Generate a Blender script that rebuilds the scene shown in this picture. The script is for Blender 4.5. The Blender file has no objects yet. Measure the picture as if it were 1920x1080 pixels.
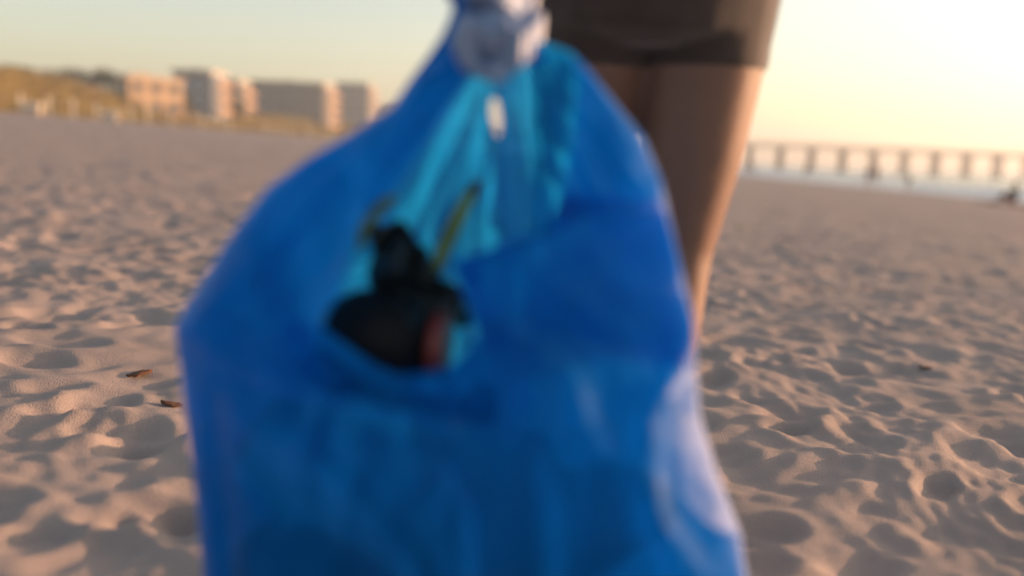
import bpy, bmesh, math, random
import numpy as np
from mathutils import Vector, Matrix

random.seed(7); rng = np.random.default_rng(11)
R = math.radians
scn = bpy.context.scene
C = scn.collection

# ------------------------------------------------------------------ camera
F = 1663.0                       # focal length in photo pixels (60 degree lens)
PITCH, ROLL, CAMH = R(8.68), R(2.35), 0.65
CAM = Vector((0, 0, CAMH))
fw = Vector((0, math.cos(PITCH), -math.sin(PITCH)))
up0 = Vector((0, math.sin(PITCH), math.cos(PITCH)))
r0 = Vector((1, 0, 0))
rt = math.cos(ROLL) * r0 + math.sin(ROLL) * up0
up = -math.sin(ROLL) * r0 + math.cos(ROLL) * up0
cd = bpy.data.cameras.new('camera'); cam = bpy.data.objects.new('camera', cd); C.objects.link(cam)
cam.matrix_world = Matrix(((rt.x, up.x, -fw.x, 0), (rt.y, up.y, -fw.y, 0), (rt.z, up.z, -fw.z, CAMH), (0, 0, 0, 1)))
cd.sensor_width = 36.0; cd.lens = 36.0 * F / 1920
cd.clip_start = 0.05; cd.clip_end = 20000
cd.dof.use_dof = True; cd.dof.focus_distance = 2.1
cd.dof.aperture_fstop = cd.lens / 33.0
cd.dof.aperture_blades = 0
scn.camera = cam

# ------------------------------------------------------------------ sky, sun, exposure
SUN_AZ, SUN_EL = R(73), R(5.2)           # azimuth to the right of the view direction
w = bpy.data.worlds.new('World'); scn.world = w; w.use_nodes = True
nt = w.node_tree; bg = nt.nodes['Background']
sky = nt.nodes.new('ShaderNodeTexSky'); sky.sky_type = 'NISHITA'; sky.sun_disc = False
sky.sun_elevation = SUN_EL; sky.sun_rotation = SUN_AZ
sky.air_density = 1.0; sky.dust_density = 2.0; sky.ozone_density = 1.0
hs = nt.nodes.new('ShaderNodeHueSaturation'); hs.inputs['Saturation'].default_value = .78
nt.links.new(sky.outputs[0], hs.inputs['Color']); nt.links.new(hs.outputs[0], bg.inputs[0]); bg.inputs[1].default_value = 0.15
sd = bpy.data.lights.new('sun', 'SUN'); sd.energy = 4.0; sd.angle = R(0.6); sd.color = (1.0, 0.57, 0.33)
sun = bpy.data.objects.new('sun', sd); C.objects.link(sun)
S = Vector((math.sin(SUN_AZ) * math.cos(SUN_EL), math.cos(SUN_AZ) * math.cos(SUN_EL), math.sin(SUN_EL)))
sun.rotation_euler = S.to_track_quat('Z', 'Y').to_euler()
sun.location = (20, 10, 12)
vs = scn.view_settings
vs.view_transform = 'Standard'; vs.look = 'None'; vs.gamma = 1.0; vs.exposure = 1.5; vs.use_curve_mapping = False
scn.render.engine = 'CYCLES'
scn.cycles.max_bounces = 10; scn.cycles.transparent_max_bounces = 16

# ------------------------------------------------------------------ helpers
def pdir(px, py):
    return fw + rt * ((px - 960) / F) + up * ((540 - py) / F)
def P(px, py, Y):
    d = pdir(px, py); return CAM + d * (Y / d.y)

def tag(o, label=None, cat=None, group=None, kind=None):
    if label: o['label'] = label
    if cat: o['category'] = cat
    if group: o['group'] = group
    if kind: o['kind'] = kind
    return o
def empty(name, loc, rz=0):
    o = bpy.data.objects.new(name, None); C.objects.link(o); o.location = loc; o.rotation_euler = (0, 0, rz)
    o.empty_display_size = 0.2
    return o
def link(name, me, mat=None, parent=None, smooth=False):
    o = bpy.data.objects.new(name, me); C.objects.link(o)
    if mat and not me.materials: me.materials.append(mat)
    if parent: o.parent = parent
    if smooth: me.shade_smooth()
    return o
def meshobj(name, verts, faces, mat, parent=None, smooth=False):
    me = bpy.data.meshes.new(name); me.from_pydata(verts, [], faces); me.update()
    return link(name, me, mat, parent, smooth)
def npmesh(name, V, Q):
    me = bpy.data.meshes.new(name)
    me.vertices.add(len(V)); me.vertices.foreach_set('co', np.asarray(V, np.float32).ravel())
    k = Q.shape[1]
    me.loops.add(len(Q) * k); me.polygons.add(len(Q))
    me.loops.foreach_set('vertex_index', np.asarray(Q, np.int32).ravel())
    me.polygons.foreach_set('loop_start', np.arange(0, len(Q) * k, k, dtype=np.int32))
    me.polygons.foreach_set('loop_total', np.full(len(Q), k, np.int32))
    me.update(calc_edges=True); me.validate()
    return me
class MB:
    def __init__(s): s.v = []; s.f = []
    def box(s, x0, x1, y0, y1, z0, z1):
        b = len(s.v)
        s.v += [(x0,y0,z0),(x1,y0,z0),(x1,y1,z0),(x0,y1,z0),(x0,y0,z1),(x1,y0,z1),(x1,y1,z1),(x0,y1,z1)]
        s.f += [tuple(b+i for i in q) for q in ((3,2,1,0),(4,5,6,7),(0,1,5,4),(1,2,6,5),(2,3,7,6),(3,0,4,7))]
        return s
    def tube(s, pts, rad, n=12, side=None):
        """closed loft; rad is a radius or (a, b) half axes, a along 'side'"""
        pts = [Vector(p) for p in pts]; b = len(s.v); m = len(pts)
        sv = Vector(side) if side else None
        for i, p in enumerate(pts):
            t = (pts[min(i+1, m-1)] - pts[max(i-1, 0)]).normalized()
            ref = sv if sv is not None else (Vector((1,0,0)) if abs(t.x) < 0.8 else Vector((0,1,0)))
            e1 = (ref - t * ref.dot(t)).normalized(); e2 = t.cross(e1)
            a, c = rad[i] if isinstance(rad[i], (tuple, list)) else (rad[i], rad[i])
            for k in range(n):
                th = 2*math.pi*k/n
                s.v.append(tuple(p + e1*(a*math.cos(th)) + e2*(c*math.sin(th))))
        for i in range(m-1):
            for k in range(n):
                k2 = (k+1) % n
                s.f.append((b+i*n+k, b+i*n+k2, b+(i+1)*n+k2, b+(i+1)*n+k))
        s.f.append(tuple(b+k for k in reversed(range(n))))
        s.f.append(tuple(b+(m-1)*n+k for k in range(n)))
        return s
    def ball(s, c, r, n=12):
        rx, ry, rz = r if isinstance(r, (tuple, list)) else (r, r, r)
        b = len(s.v); h = n//2
        for i in range(1, h):
            ph = math.pi*i/h
            for k in range(n):
                th = 2*math.pi*k/n
                s.v.append((c[0]+rx*math.sin(ph)*math.cos(th), c[1]+ry*math.sin(ph)*math.sin(th), c[2]-rz*math.cos(ph)))
        for i in range(h-2):
            for k in range(n):
                k2 = (k+1) % n
                s.f.append((b+i*n+k, b+i*n+k2, b+(i+1)*n+k2, b+(i+1)*n+k))
        s.f.append(tuple(b+k for k in reversed(range(n)))); s.f.append(tuple(b+(h-2)*n+k for k in range(n)))
        return s
    def build(s, name, mat, parent=None, smooth=False):
        return meshobj(name, s.v, s.f, mat, parent, smooth)
def fuse(o, voxel, smooth=6, fac=0.5):
    """voxel-union the overlapping closed lofts of one object into one continuous skin"""
    m = o.modifiers.new('r', 'REMESH'); m.mode = 'VOXEL'; m.voxel_size = voxel; m.use_smooth_shade = True
    m = o.modifiers.new('s', 'SMOOTH'); m.iterations = smooth; m.factor = fac
    dg = bpy.context.evaluated_depsgraph_get()
    me = bpy.data.meshes.new_from_object(o.evaluated_get(dg), depsgraph=dg)
    old = o.data; o.modifiers.clear(); o.data = me
    if not me.materials:
        for mm in old.materials: me.materials.append(mm)
    me.shade_smooth(); me.name = o.name
    return o
def smoothstep(a, b, x):
    t = np.clip((x-a)/(b-a), 0, 1); return t*t*(3-2*t)
def vnoise(x, y, seed=0):
    """2-D gradient noise, about -1..1"""
    xi = np.floor(x).astype(np.int64); yi = np.floor(y).astype(np.int64)
    fx = x-xi; fy = y-yi
    def g(ix, iy, dx, dy):
        h = (ix*374761393 + iy*668265263 + seed*974711) & 0xffffffff
        h = ((h ^ (h >> 13)) * 1274126177) & 0xffffffff
        a = ((h ^ (h >> 16)) & 0xffff) / 65536.0 * 2*np.pi
        return np.cos(a)*dx + np.sin(a)*dy
    u = fx*fx*fx*(fx*(fx*6-15)+10); v = fy*fy*fy*(fy*(fy*6-15)+10)
    a = g(xi, yi, fx, fy); b = g(xi+1, yi, fx-1, fy); c = g(xi, yi+1, fx, fy-1); d = g(xi+1, yi+1, fx-1, fy-1)
    return 1.4*((a*(1-u)+b*u)*(1-v) + (c*(1-u)+d*u)*v)

# ------------------------------------------------------------------ materials
def mat(name, col, rough=0.7, spec=0.4, var=0.12, scale=8.0, bump=0.0, bscale=40.0, metal=0.0, sheen=0.0, sss=0.0, coat=0.0, col2=None):
    m = bpy.data.materials.new(name); m.use_nodes = True
    n = m.node_tree.nodes; l = m.node_tree.links; b = n['Principled BSDF']
    tc = n.new('ShaderNodeTexCoord'); tx = n.new('ShaderNodeTexNoise')
    tx.inputs['Scale'].default_value = scale; tx.inputs['Detail'].default_value = 5
    l.new(tc.outputs['Object'], tx.inputs['Vector'])
    rp = n.new('ShaderNodeValToRGB'); rp.color_ramp.elements[0].position = .3; rp.color_ramp.elements[1].position = .7
    c2 = col2 if col2 else tuple(min(1, c*(1+var)) for c in col)
    rp.color_ramp.elements[0].color = (*[c*(1-var) for c in col], 1); rp.color_ramp.elements[1].color = (*c2, 1)
    l.new(tx.outputs['Fac'], rp.inputs[0]); l.new(rp.outputs[0], b.inputs['Base Color'])
    b.inputs['Roughness'].default_value = rough; b.inputs['Specular IOR Level'].default_value = spec
    b.inputs['Metallic'].default_value = metal; b.inputs['Sheen Weight'].default_value = sheen
    b.inputs['Subsurface Weight'].default_value = sss; b.inputs['Subsurface Radius'].default_value = (.01, .004, .002)
    b.inputs['Coat Weight'].default_value = coat
    if bump:
        t2 = n.new('ShaderNodeTexNoise'); t2.inputs['Scale'].default_value = bscale; t2.inputs['Detail'].default_value = 6
        bp = n.new('ShaderNodeBump'); bp.inputs['Strength'].default_value = bump; bp.inputs['Distance'].default_value = .02
        l.new(tc.outputs['Object'], t2.inputs['Vector']); l.new(t2.outputs['Fac'], bp.inputs['Height']); l.new(bp.outputs[0], b.inputs['Normal'])
    return m
def bag_material(name, dif, trn, mixf=0.5):
    m = bpy.data.materials.new(name); m.use_nodes = True
    n = m.node_tree.nodes; l = m.node_tree.links; n.remove(n['Principled BSDF']); out = n['Material Output']
    tc = n.new('ShaderNodeTexCoord'); tx = n.new('ShaderNodeTexNoise'); tx.inputs['Scale'].default_value = 9; tx.inputs['Detail'].default_value = 6
    l.new(tc.outputs['Object'], tx.inputs['Vector'])
    def ramp(c):
        r = n.new('ShaderNodeValToRGB'); r.color_ramp.elements[0].position = .3; r.color_ramp.elements[1].position = .7
        r.color_ramp.elements[0].color = (*[v*.85 for v in c], 1); r.color_ramp.elements[1].color = (*[min(1, v*1.15) for v in c], 1)
        l.new(tx.outputs['Fac'], r.inputs[0]); return r
    d = n.new('ShaderNodeBsdfDiffuse'); t = n.new('ShaderNodeBsdfTranslucent'); g = n.new('ShaderNodeBsdfGlossy')
    l.new(ramp(dif).outputs[0], d.inputs['Color']); l.new(ramp(trn).outputs[0], t.inputs['Color'])
    g.inputs['Roughness'].default_value = .45; g.inputs['Color'].default_value = (1, 1, 1, 1)
    t2 = n.new('ShaderNodeTexNoise'); t2.inputs['Scale'].default_value = 34; t2.inputs['Detail'].default_value = 4; t2.inputs['Distortion'].default_value = .6
    bp = n.new('ShaderNodeBump'); bp.inputs['Strength'].default_value = .35; bp.inputs['Distance'].default_value = .006
    l.new(tc.outputs['Object'], t2.inputs['Vector']); l.new(t2.outputs['Fac'], bp.inputs['Height'])
    for s in (d, t, g): l.new(bp.outputs[0], s.inputs['Normal'])
    m1 = n.new('ShaderNodeMixShader'); m1.inputs[0].default_value = mixf
    l.new(d.outputs[0], m1.inputs[1]); l.new(t.outputs[0], m1.inputs[2])
    tr = n.new('ShaderNodeBsdfTransparent'); tr.inputs[0].default_value = (.06, .40, .80, 1)
    m0 = n.new('ShaderNodeMixShader'); m0.inputs[0].default_value = .26; l.new(m1.outputs[0], m0.inputs[1]); l.new(tr.outputs[0], m0.inputs[2]); m1 = m0
    lw = n.new('ShaderNodeLayerWeight'); lw.inputs[0].default_value = .5; l.new(bp.outputs[0], lw.inputs['Normal'])
    pw = n.new('ShaderNodeMath'); pw.operation = 'POWER'; l.new(lw.outputs['Facing'], pw.inputs[0]); pw.inputs[1].default_value = 4.5
    fr = n.new('ShaderNodeMath'); fr.operation = 'MULTIPLY_ADD'; l.new(pw.outputs[0], fr.inputs[0]); fr.inputs[1].default_value = .30; fr.inputs[2].default_value = .002
    m2 = n.new('ShaderNodeMixShader'); l.new(fr.outputs[0], m2.inputs[0]); l.new(m1.outputs[0], m2.inputs[1]); l.new(g.outputs[0], m2.inputs[2])
    l.new(m2.outputs[0], out.inputs[0])
    return m

M = {}
M['sand'] = mat('sand', (.335, .265, .24), .95, .1, .12, 2.2, .35, 260)
M['bag'] = bag_material('blue_plastic', (.001, .20, .62), (.008, .33, .80), .64)
M['skin'] = mat('tanned_skin', (.20, .105, .075), .55, .35, .08, 14, .05, 90, sss=.15)
M['shorts'] = mat('dark_brown_fabric', (.05, .033, .028), .85, .2, .2, 30, .06, 200, sheen=.5)
M['shirt'] = mat('grey_shirt_fabric', (.16, .17, .19), .9, .2, .12, 20, .2, 90)
M['glove'] = mat('pale_blue_latex', (.17, .23, .38), .42, .5, .06, 20, .15, 60, sss=.1)
M['hair'] = mat('brown_hair', (.05, .03, .018), .6, .4, .3, 60, .5, 120)
M['black'] = mat('black_plastic', (.006, .005, .005), .6, .2, .3, 20, .1, 60)
M['rust'] = mat('rust_red_plastic', (.20, .03, .018), .45, .5, .2, 20, .1, 60)
M['wrap'] = mat('dark_wrapper', (.010, .014, .014), .45, .4, .5, 14, .2, 60, col2=(.028, .036, .036))
M['stem'] = mat('green_stem', (.13, .17, .02), .6, .3, .3, 40, .1, 90, col2=(.24, .25, .04))
M['stemtip'] = mat('dry_stem_tip', (.09, .035, .02), .7, .3, .3, 40)
M['debris'] = mat('brown_debris', (.13, .06, .035), .85, .2, .3, 30, .2, 80)
M['wood'] = mat('weathered_wood', (.24, .18, .125), .85, .2, .25, 3, .2, 30)
M['pile'] = mat('pier_timber', (.21, .16, .12), .85, .2, .25, 2, .2, 20)
M['white'] = mat('white_paint', (.72, .70, .66), .6, .3, .06, 3)
M['cream'] = mat('cream_stucco', (.50, .40, .29), .85, .2, .08, .6, .1, 20)
M['tan'] = mat('tan_stucco', (.44, .30, .19), .85, .2, .1, .5, .1, 20)
M['sunlit_balcony'] = mat('sun_orange_stucco', (.38, .24, .15), .85, .2, .1, .5)  # balconies on the sunny sides; orange of the sunlight put into their colour
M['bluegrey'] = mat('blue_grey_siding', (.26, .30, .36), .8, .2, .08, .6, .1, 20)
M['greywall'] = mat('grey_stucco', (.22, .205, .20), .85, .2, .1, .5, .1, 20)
M['roof'] = mat('brown_shingles', (.16, .12, .095), .9, .2, .2, 3, .2, 30)
M['glass'] = mat('window_glass', (.05, .06, .07), .12, .6, .1, 1)
M['dune'] = mat('dune_ground', (.20, .145, .06), .95, .1, .35, .25, .3, 4, col2=(.33, .25, .13))
M['oats'] = mat('dune_grass', (.27, .18, .05), .8, .2, .3, .3, col2=(.40, .29, .09))
M['leaf1'] = mat('shrub_leaves', (.075, .08, .026), .7, .3, .35, .8, col2=(.15, .13, .05))
M['bark'] = mat('shrub_bark', (.10, .075, .05), .9, .2, .3, 5, .3, 20)
M['redcloth'] = mat('red_brown_blanket', (.20, .05, .045), .9, .2, .2, 6, .2, 60)
M['darkcloth'] = mat('dark_teal_jacket', (.05, .065, .07), .9, .2, .2, 8, .2, 60)
M['purple'] = mat('dull_purple_cloth', (.13, .09, .13), .9, .2, .2, 8, .2, 60)
M['maroon'] = mat('maroon_cloth', (.19, .06, .055), .9, .2, .2, 8, .2, 60)
M['navy'] = mat('navy_cloth', (.04, .05, .08), .9, .2, .2, 8, .2, 60)
M['rope'] = mat('rope', (.45, .36, .24), .9, .2, .1, 30)

# ------------------------------------------------------------------ ground
def base_z(x):
    x = np.asarray(x, float)
    sea = -0.034*x - 0.0009*np.clip(x-30, 0, 60)**2
    land = 0.05*np.clip(-x, 0, 70) 
    return np.where(x > 0, sea, land)
rad = np.concatenate([[0.12, 0.3], np.exp(np.arange(math.log(.5), math.log(60), .0085)), np.exp(np.arange(math.log(60.5), math.log(2500), .03))])
ang = np.concatenate([np.arange(-48, 48, .22), np.arange(48, 312, 3.0)])
A = np.radians(ang); nr, na = len(rad), len(ang)
RR, AA = np.meshgrid(rad, A, indexing='ij')
X = RR*np.sin(AA); Y = RR*np.cos(AA)
fade = 1 - smoothstep(40, 140, RR)
Z = base_z(X)
wx = X + .25*vnoise(X*1.1, Y*1.1, 3); wy = Y + .25*vnoise(X*1.1+9, Y*1.1, 4)
Z = Z + fade*(.022*vnoise(wx*.55, wy*.55, 1) + .014*vnoise(wx*1.5, wy*1.5, 2) + .011*vnoise(wx*3.4, wy*3.4, 5)*smoothstep(60, 25, RR) +   .008*vnoise(wx*8, wy*8, 6)*smoothstep(20, 8, RR)
     + .006*vnoise(wx*19, wy*19, 8)*smoothstep(9, 4, RR))
# trodden hollows: elongated pits with a raised rim
N1, N2 = 1500, 3200
pr = np.concatenate([np.sqrt(rng.random(N1))*9, 9*np.exp(rng.random(N2)*math.log(40/9))]); N = N1+N2
pa = np.radians(rng.uniform(-47, 47, N))
for i in range(N):
    r_, a_ = pr[i], pa[i]
    L = rng.uniform(.06, .135); W = L*rng.uniform(.45, .75); th = rng.uniform(0, math.pi); dp = rng.uniform(.006, .015)
    i0 = np.searchsorted(rad, max(.05, r_-.5)); i1 = np.searchsorted(rad, r_+.5)
    da = math.degrees(.5/max(r_, .6)); j0 = max(0, np.searchsorted(ang[:437], math.degrees(a_)-da)); j1 = np.searchsorted(ang[:437], math.degrees(a_)+da)
    if i1 <= i0 or j1 <= j0: continue
    x = X[i0:i1, j0:j1] - r_*math.sin(a_); y = Y[i0:i1, j0:j1] - r_*math.cos(a_)
    u = (x*math.cos(th)+y*math.sin(th))/L; v = (-x*math.sin(th)+y*math.cos(th))/W
    q = np.sqrt(u*u+v*v)
    Z[i0:i1, j0:j1] += -dp*np.exp(-(q**4)*.8) + dp*.45*np.exp(-((q-1.3)/.4)**2)
V = np.stack([X, Y, Z], -1).reshape(-1, 3)
V = np.vstack([V, [[0, 0, float(Z[0].mean())]]])
ii, jj = np.meshgrid(np.arange(nr-1), np.arange(na), indexing='ij')
j2 = (jj+1) % na
Q = np.stack([ii*na+jj, ii*na+j2, (ii+1)*na+j2, (ii+1)*na+jj], -1).reshape(-1, 4)[:, ::-1]
me = npmesh('beach_sand', V, Q)
ground = link('beach_sand', me, M['sand'], None, True); tag(ground, kind='structure')
def gz(x, y):
    """height of the sand under (x, y)"""
    r_ = math.hypot(x, y); a_ = math.degrees(math.atan2(x, y))
    if a_ < -48: a_ += 360
    i = min(nr-1, int(np.searchsorted(rad, r_))); j = min(na-1, int(np.searchsorted(ang, a_)))
    return float(Z[i, j])

# ------------------------------------------------------------------ sea
SEA = -0.98
xs = np.concatenate([np.arange(24, 90, .35), np.exp(np.linspace(math.log(90.5), math.log(9000), 70))])
ys = np.concatenate([np.arange(-200, 25, 6.0), np.arange(25, 300, .8), np.exp(np.linspace(math.log(301), math.log(9000), 40))])
XX, YY = np.meshgrid(xs, ys, indexing='ij')
# far sea also wraps to the left behind the pier root: stays right of the shore line
shore = 30.5 - .055*(np.clip(YY, 0, 400)-40) + 1.2*vnoise(YY*.045, YY*0+2.5, 21)
XS = XX - 29 + shore
ZS = np.full_like(XX, SEA); foam = np.zeros_like(XX)
for k, (x0, h, wd) in enumerate(((2.2, .10, .6), (7.5, .26, 1.0), (14, .34, 1.3), (24, .36, 1.6), (38, .34, 2.2))):
    c = 29 + x0 + 1.6*vnoise(YY*.03, YY*0+k*7.3, 30+k) + .5*vnoise(YY*.16, YY*0+k*3.1, 40+k)
    amp = h*np.clip(.55+.75*vnoise(YY*.022+k*5, YY*0+1.5, 50+k), .08, 1.2)*(1-smoothstep(400, 900, YY))
    d = XX-c
    ZS += amp*np.exp(-np.where(d < 0, (d/wd)**2*2.2, (d/(wd*1.8))**2))
    foam = np.maximum(foam, np.exp(-((d+wd*.8)/(wd*1.1))**2)*np.clip(amp/h*1.2, 0, 1))
ZS += (.03*vnoise(XX*.5, YY*.3, 61) + .02*vnoise(XX*1.4, YY*.8, 62))*(1-smoothstep(150, 600, np.hypot(XX, YY)))
foam = np.maximum(foam, .9*np.exp(-((XX-29.5)/1.6)**2))
foam = np.maximum(foam, (.55*(1-smoothstep(31, 62, XX)))*np.clip(.45+vnoise(XX*.3, YY*.12, 71), 0, 1))
n1, n2 = XX.shape
V = np.stack([XS, YY, ZS], -1).reshape(-1, 3)
ii, jj = np.meshgrid(np.arange(n1-1), np.arange(n2-1), indexing='ij')
Q = np.stack([ii*n2+jj, (ii+1)*n2+jj, (ii+1)*n2+jj+1, ii*n2+jj+1], -1).reshape(-1, 4)
me = npmesh('sea', V, Q)
at = me.attributes.new('foam', 'FLOAT', 'POINT'); at.data.foreach_set('value', foam.astype(np.float32).ravel())
m = bpy.data.materials.new('sea_water'); m.use_nodes = True
n = m.node_tree.nodes; l = m.node_tree.links; b = n['Principled BSDF']
b.inputs['Base Color'].default_value = (.05, .075, .085, 1); b.inputs['Roughness'].default_value = .22; b.inputs['IOR'].default_value = 1.33
tc = n.new('ShaderNodeTexCoord'); mp = n.new('ShaderNodeMapping'); mp.inputs['Scale'].default_value = (1.6, .6, 1)
tx = n.new('ShaderNodeTexNoise'); tx.inputs['Scale'].default_value = 1.2; tx.inputs['Detail'].default_value = 6
bp = n.new('ShaderNodeBump'); bp.inputs['Strength'].default_value = .5; bp.inputs['Distance'].default_value = .15
l.new(tc.outputs['Object'], mp.inputs[0]); l.new(mp.outputs[0], tx.inputs['Vector']); l.new(tx.outputs['Fac'], bp.inputs['Height']); l.new(bp.outputs[0], b.inputs['Normal'])
fa = n.new('ShaderNodeAttribute'); fa.attribute_name = 'foam'
t2 = n.new('ShaderNodeTexNoise'); t2.inputs['Scale'].default_value = 2.5; t2.inputs['Detail'].default_value = 8
l.new(tc.outputs['Object'], t2.inputs['Vector'])
ad = n.new('ShaderNodeMath'); ad.operation = 'ADD'; l.new(fa.outputs['Fac'], ad.inputs[0]); l.new(t2.outputs['Fac'], ad.inputs[1])
rp = n.new('ShaderNodeValToRGB'); rp.color_ramp.elements[0].position = .72; rp.color_ramp.elements[1].position = 1.0
l.new(ad.outputs[0], rp.inputs[0])
fd = n.new('ShaderNodeBsdfDiffuse'); fd.inputs[0].default_value = (.75, .74, .73, 1)
mx = n.new('ShaderNodeMixShader'); l.new(rp.outputs[0], mx.inputs[0]); l.new(b.outputs[0], mx.inputs[1]); l.new(fd.outputs[0], mx.inputs[2])
l.new(mx.outputs[0], n['Material Output'].inputs[0])
tag(link('sea', me, m, None, True), kind='structure')

# ------------------------------------------------------------------ dune with grass
def dune_front(y): return 55 - 13*smoothstep(165, 235, y)
def dune_h(x, y):
    """height above z=0 of the vegetated dune"""
    t = -x
    front = dune_front(y) + 3*vnoise(y*.02, y*0+.5, 81) + 1.0*vnoise(y*.11, y*0+.5, 82)
    hgt = (3.4 + 2.6*smoothstep(200, 100, y)) + 1.0*vnoise(x*.06, y*.04, 83) + .5*vnoise(x*.2, y*.17, 84)
    return 2.6 + hgt*smoothstep(0, 13, t-front) - 1.2*smoothstep(2, -4, t-front)
dx = np.arange(-150, -36, 1.0); dy = np.concatenate([np.arange(20, 260, 1.2), np.arange(260, 900, 6.0)])
DX, DY = np.meshgrid(dx, dy, indexing='ij')
DZ = dune_h(DX, DY)
n1, n2 = DX.shape
ii, jj = np.meshgrid(np.arange(n1-1), np.arange(n2-1), indexing='ij')
Q = np.stack([ii*n2+jj, (ii+1)*n2+jj, (ii+1)*n2+jj+1, ii*n2+jj+1], -1).reshape(-1, 4)
tag(link('dune', npmesh('dune', np.stack([DX, DY, DZ], -1).reshape(-1, 3), Q), M['dune'], None, True), kind='structure')
K = 42000
gy = 60*np.exp(rng.random(K)*math.log(420/60)); gx = -(dune_front(gy) + 34*rng.random(K)**1.3)
ghz = dune_h(gx, gy)
vv = np.zeros((K, 3, 3, 3))
for k in range(3):
    a = rng.uniform(0, 2*math.pi, K); h = rng.uniform(.6, 1.5, K); lean = rng.uniform(.1, .5, K)*h; wd = rng.uniform(.05, .11, K)
    ox = gx+rng.normal(0, .25, K); oy = gy+rng.normal(0, .25, K)
    vv[:, k, 0] = np.stack([ox-wd*np.sin(a), oy+wd*np.cos(a), ghz-.1], -1)
    vv[:, k, 1] = np.stack([ox+wd*np.sin(a), oy-wd*np.cos(a), ghz-.1], -1)
    vv[:, k, 2] = np.stack([ox+lean*np.cos(a), oy+lean*np.sin(a), ghz+h], -1)
V = vv.reshape(-1, 3)
tag(link('dune_grass', npmesh('dune_grass', V, np.arange(len(V)).reshape(-1, 3)), M['oats']),
    'golden olive sea oats and grass covering the dune', 'grass', kind='stuff')

def shrub(px, py_top, Yd, wpx, hpx, label, name='shrub'):
    """a leafy dune shrub; its top shows at (px, py_top), its foot stands on the dune"""
    top = P(px, py_top, Yd); z0 = float(dune_h(np.array([top.x]), np.array([Yd]))[0])
    W = wpx/F*Yd/2; H = top.z - z0
    root = empty(name, (top.x, Yd, z0))
    t = MB(); t.tube([(0,0,-.1), (.1,0,H*.3), (-.1,.1,H*.62)], [.16, .12, .05], 8)
    for k in range(5):
        a = 2*math.pi*k/5+random.random(); t.tube([(0,0,H*(.2+.08*k)), (W*.5*math.cos(a), W*.5*math.sin(a), H*(.55+.08*k))], [.08, .02], 6)
    t.build('trunk', M['bark'], root)
    n_ = 1500
    nb = 9; cb = np.stack([rng.uniform(-.62, .62, nb)*W, rng.uniform(-.62, .62, nb)*W, H*rng.uniform(.4, .82, nb)], -1); rb = rng.uniform(.28, .45, nb)
    which = rng.integers(0, nb, n_); dirs = rng.normal(size=(n_, 3)); dirs /= np.linalg.norm(dirs, axis=1)[:, None]
    rr = rng.random(n_)**.45
    c = cb[which] + dirs*(rr*rb[which])[:, None]*np.array([W, W, H*.55])
    c[:, 2] = np.clip(c[:, 2], .05, H)
    s = rng.uniform(.16, .34, n_)[:, None]
    e1 = rng.normal(size=(n_, 3)); e1 /= np.linalg.norm(e1, axis=1)[:, None]; e2 = np.cross(e1, rng.normal(size=(n_, 3))); e2 /= np.linalg.norm(e2, axis=1)[:, None]
    V = np.stack([c-e1*s, c+e2*s*.45, c+e1*s, c-e2*s*.45], 1).reshape(-1, 3)
    link('crown', npmesh('crown', V, np.arange(len(V)).reshape(-1, 4)), M['leaf1'], root)
    tag(root, label, 'shrub', 'shrubs growing on the dune')
SH = 'broad olive shrub on the open dune crest away from the houses'
SH2 = 'olive shrub standing behind the low cream house'
for (px, py, Yd, wpx, hp) in ((-45, 118, 128, 110, 40), (20, 120, 134, 95, 40), (75, 126, 172, 80, 40), (128, 121, 165, 90, 40), (180, 124, 170, 80, 40), (225, 129, 175, 70, 40)):
    shrub(px, py, Yd, wpx, hp, SH if px < 40 else SH2 if px < 200 else 'olive shrub between the low cream house and the sunlit tan house')
shrub(345, 172, 158, 60, 40, 'low olive shrub in front of the blue grey beach house')
shrub(440, 188, 190, 50, 40, 'small olive shrub between the blue grey house and the grey apartment block')

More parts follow.
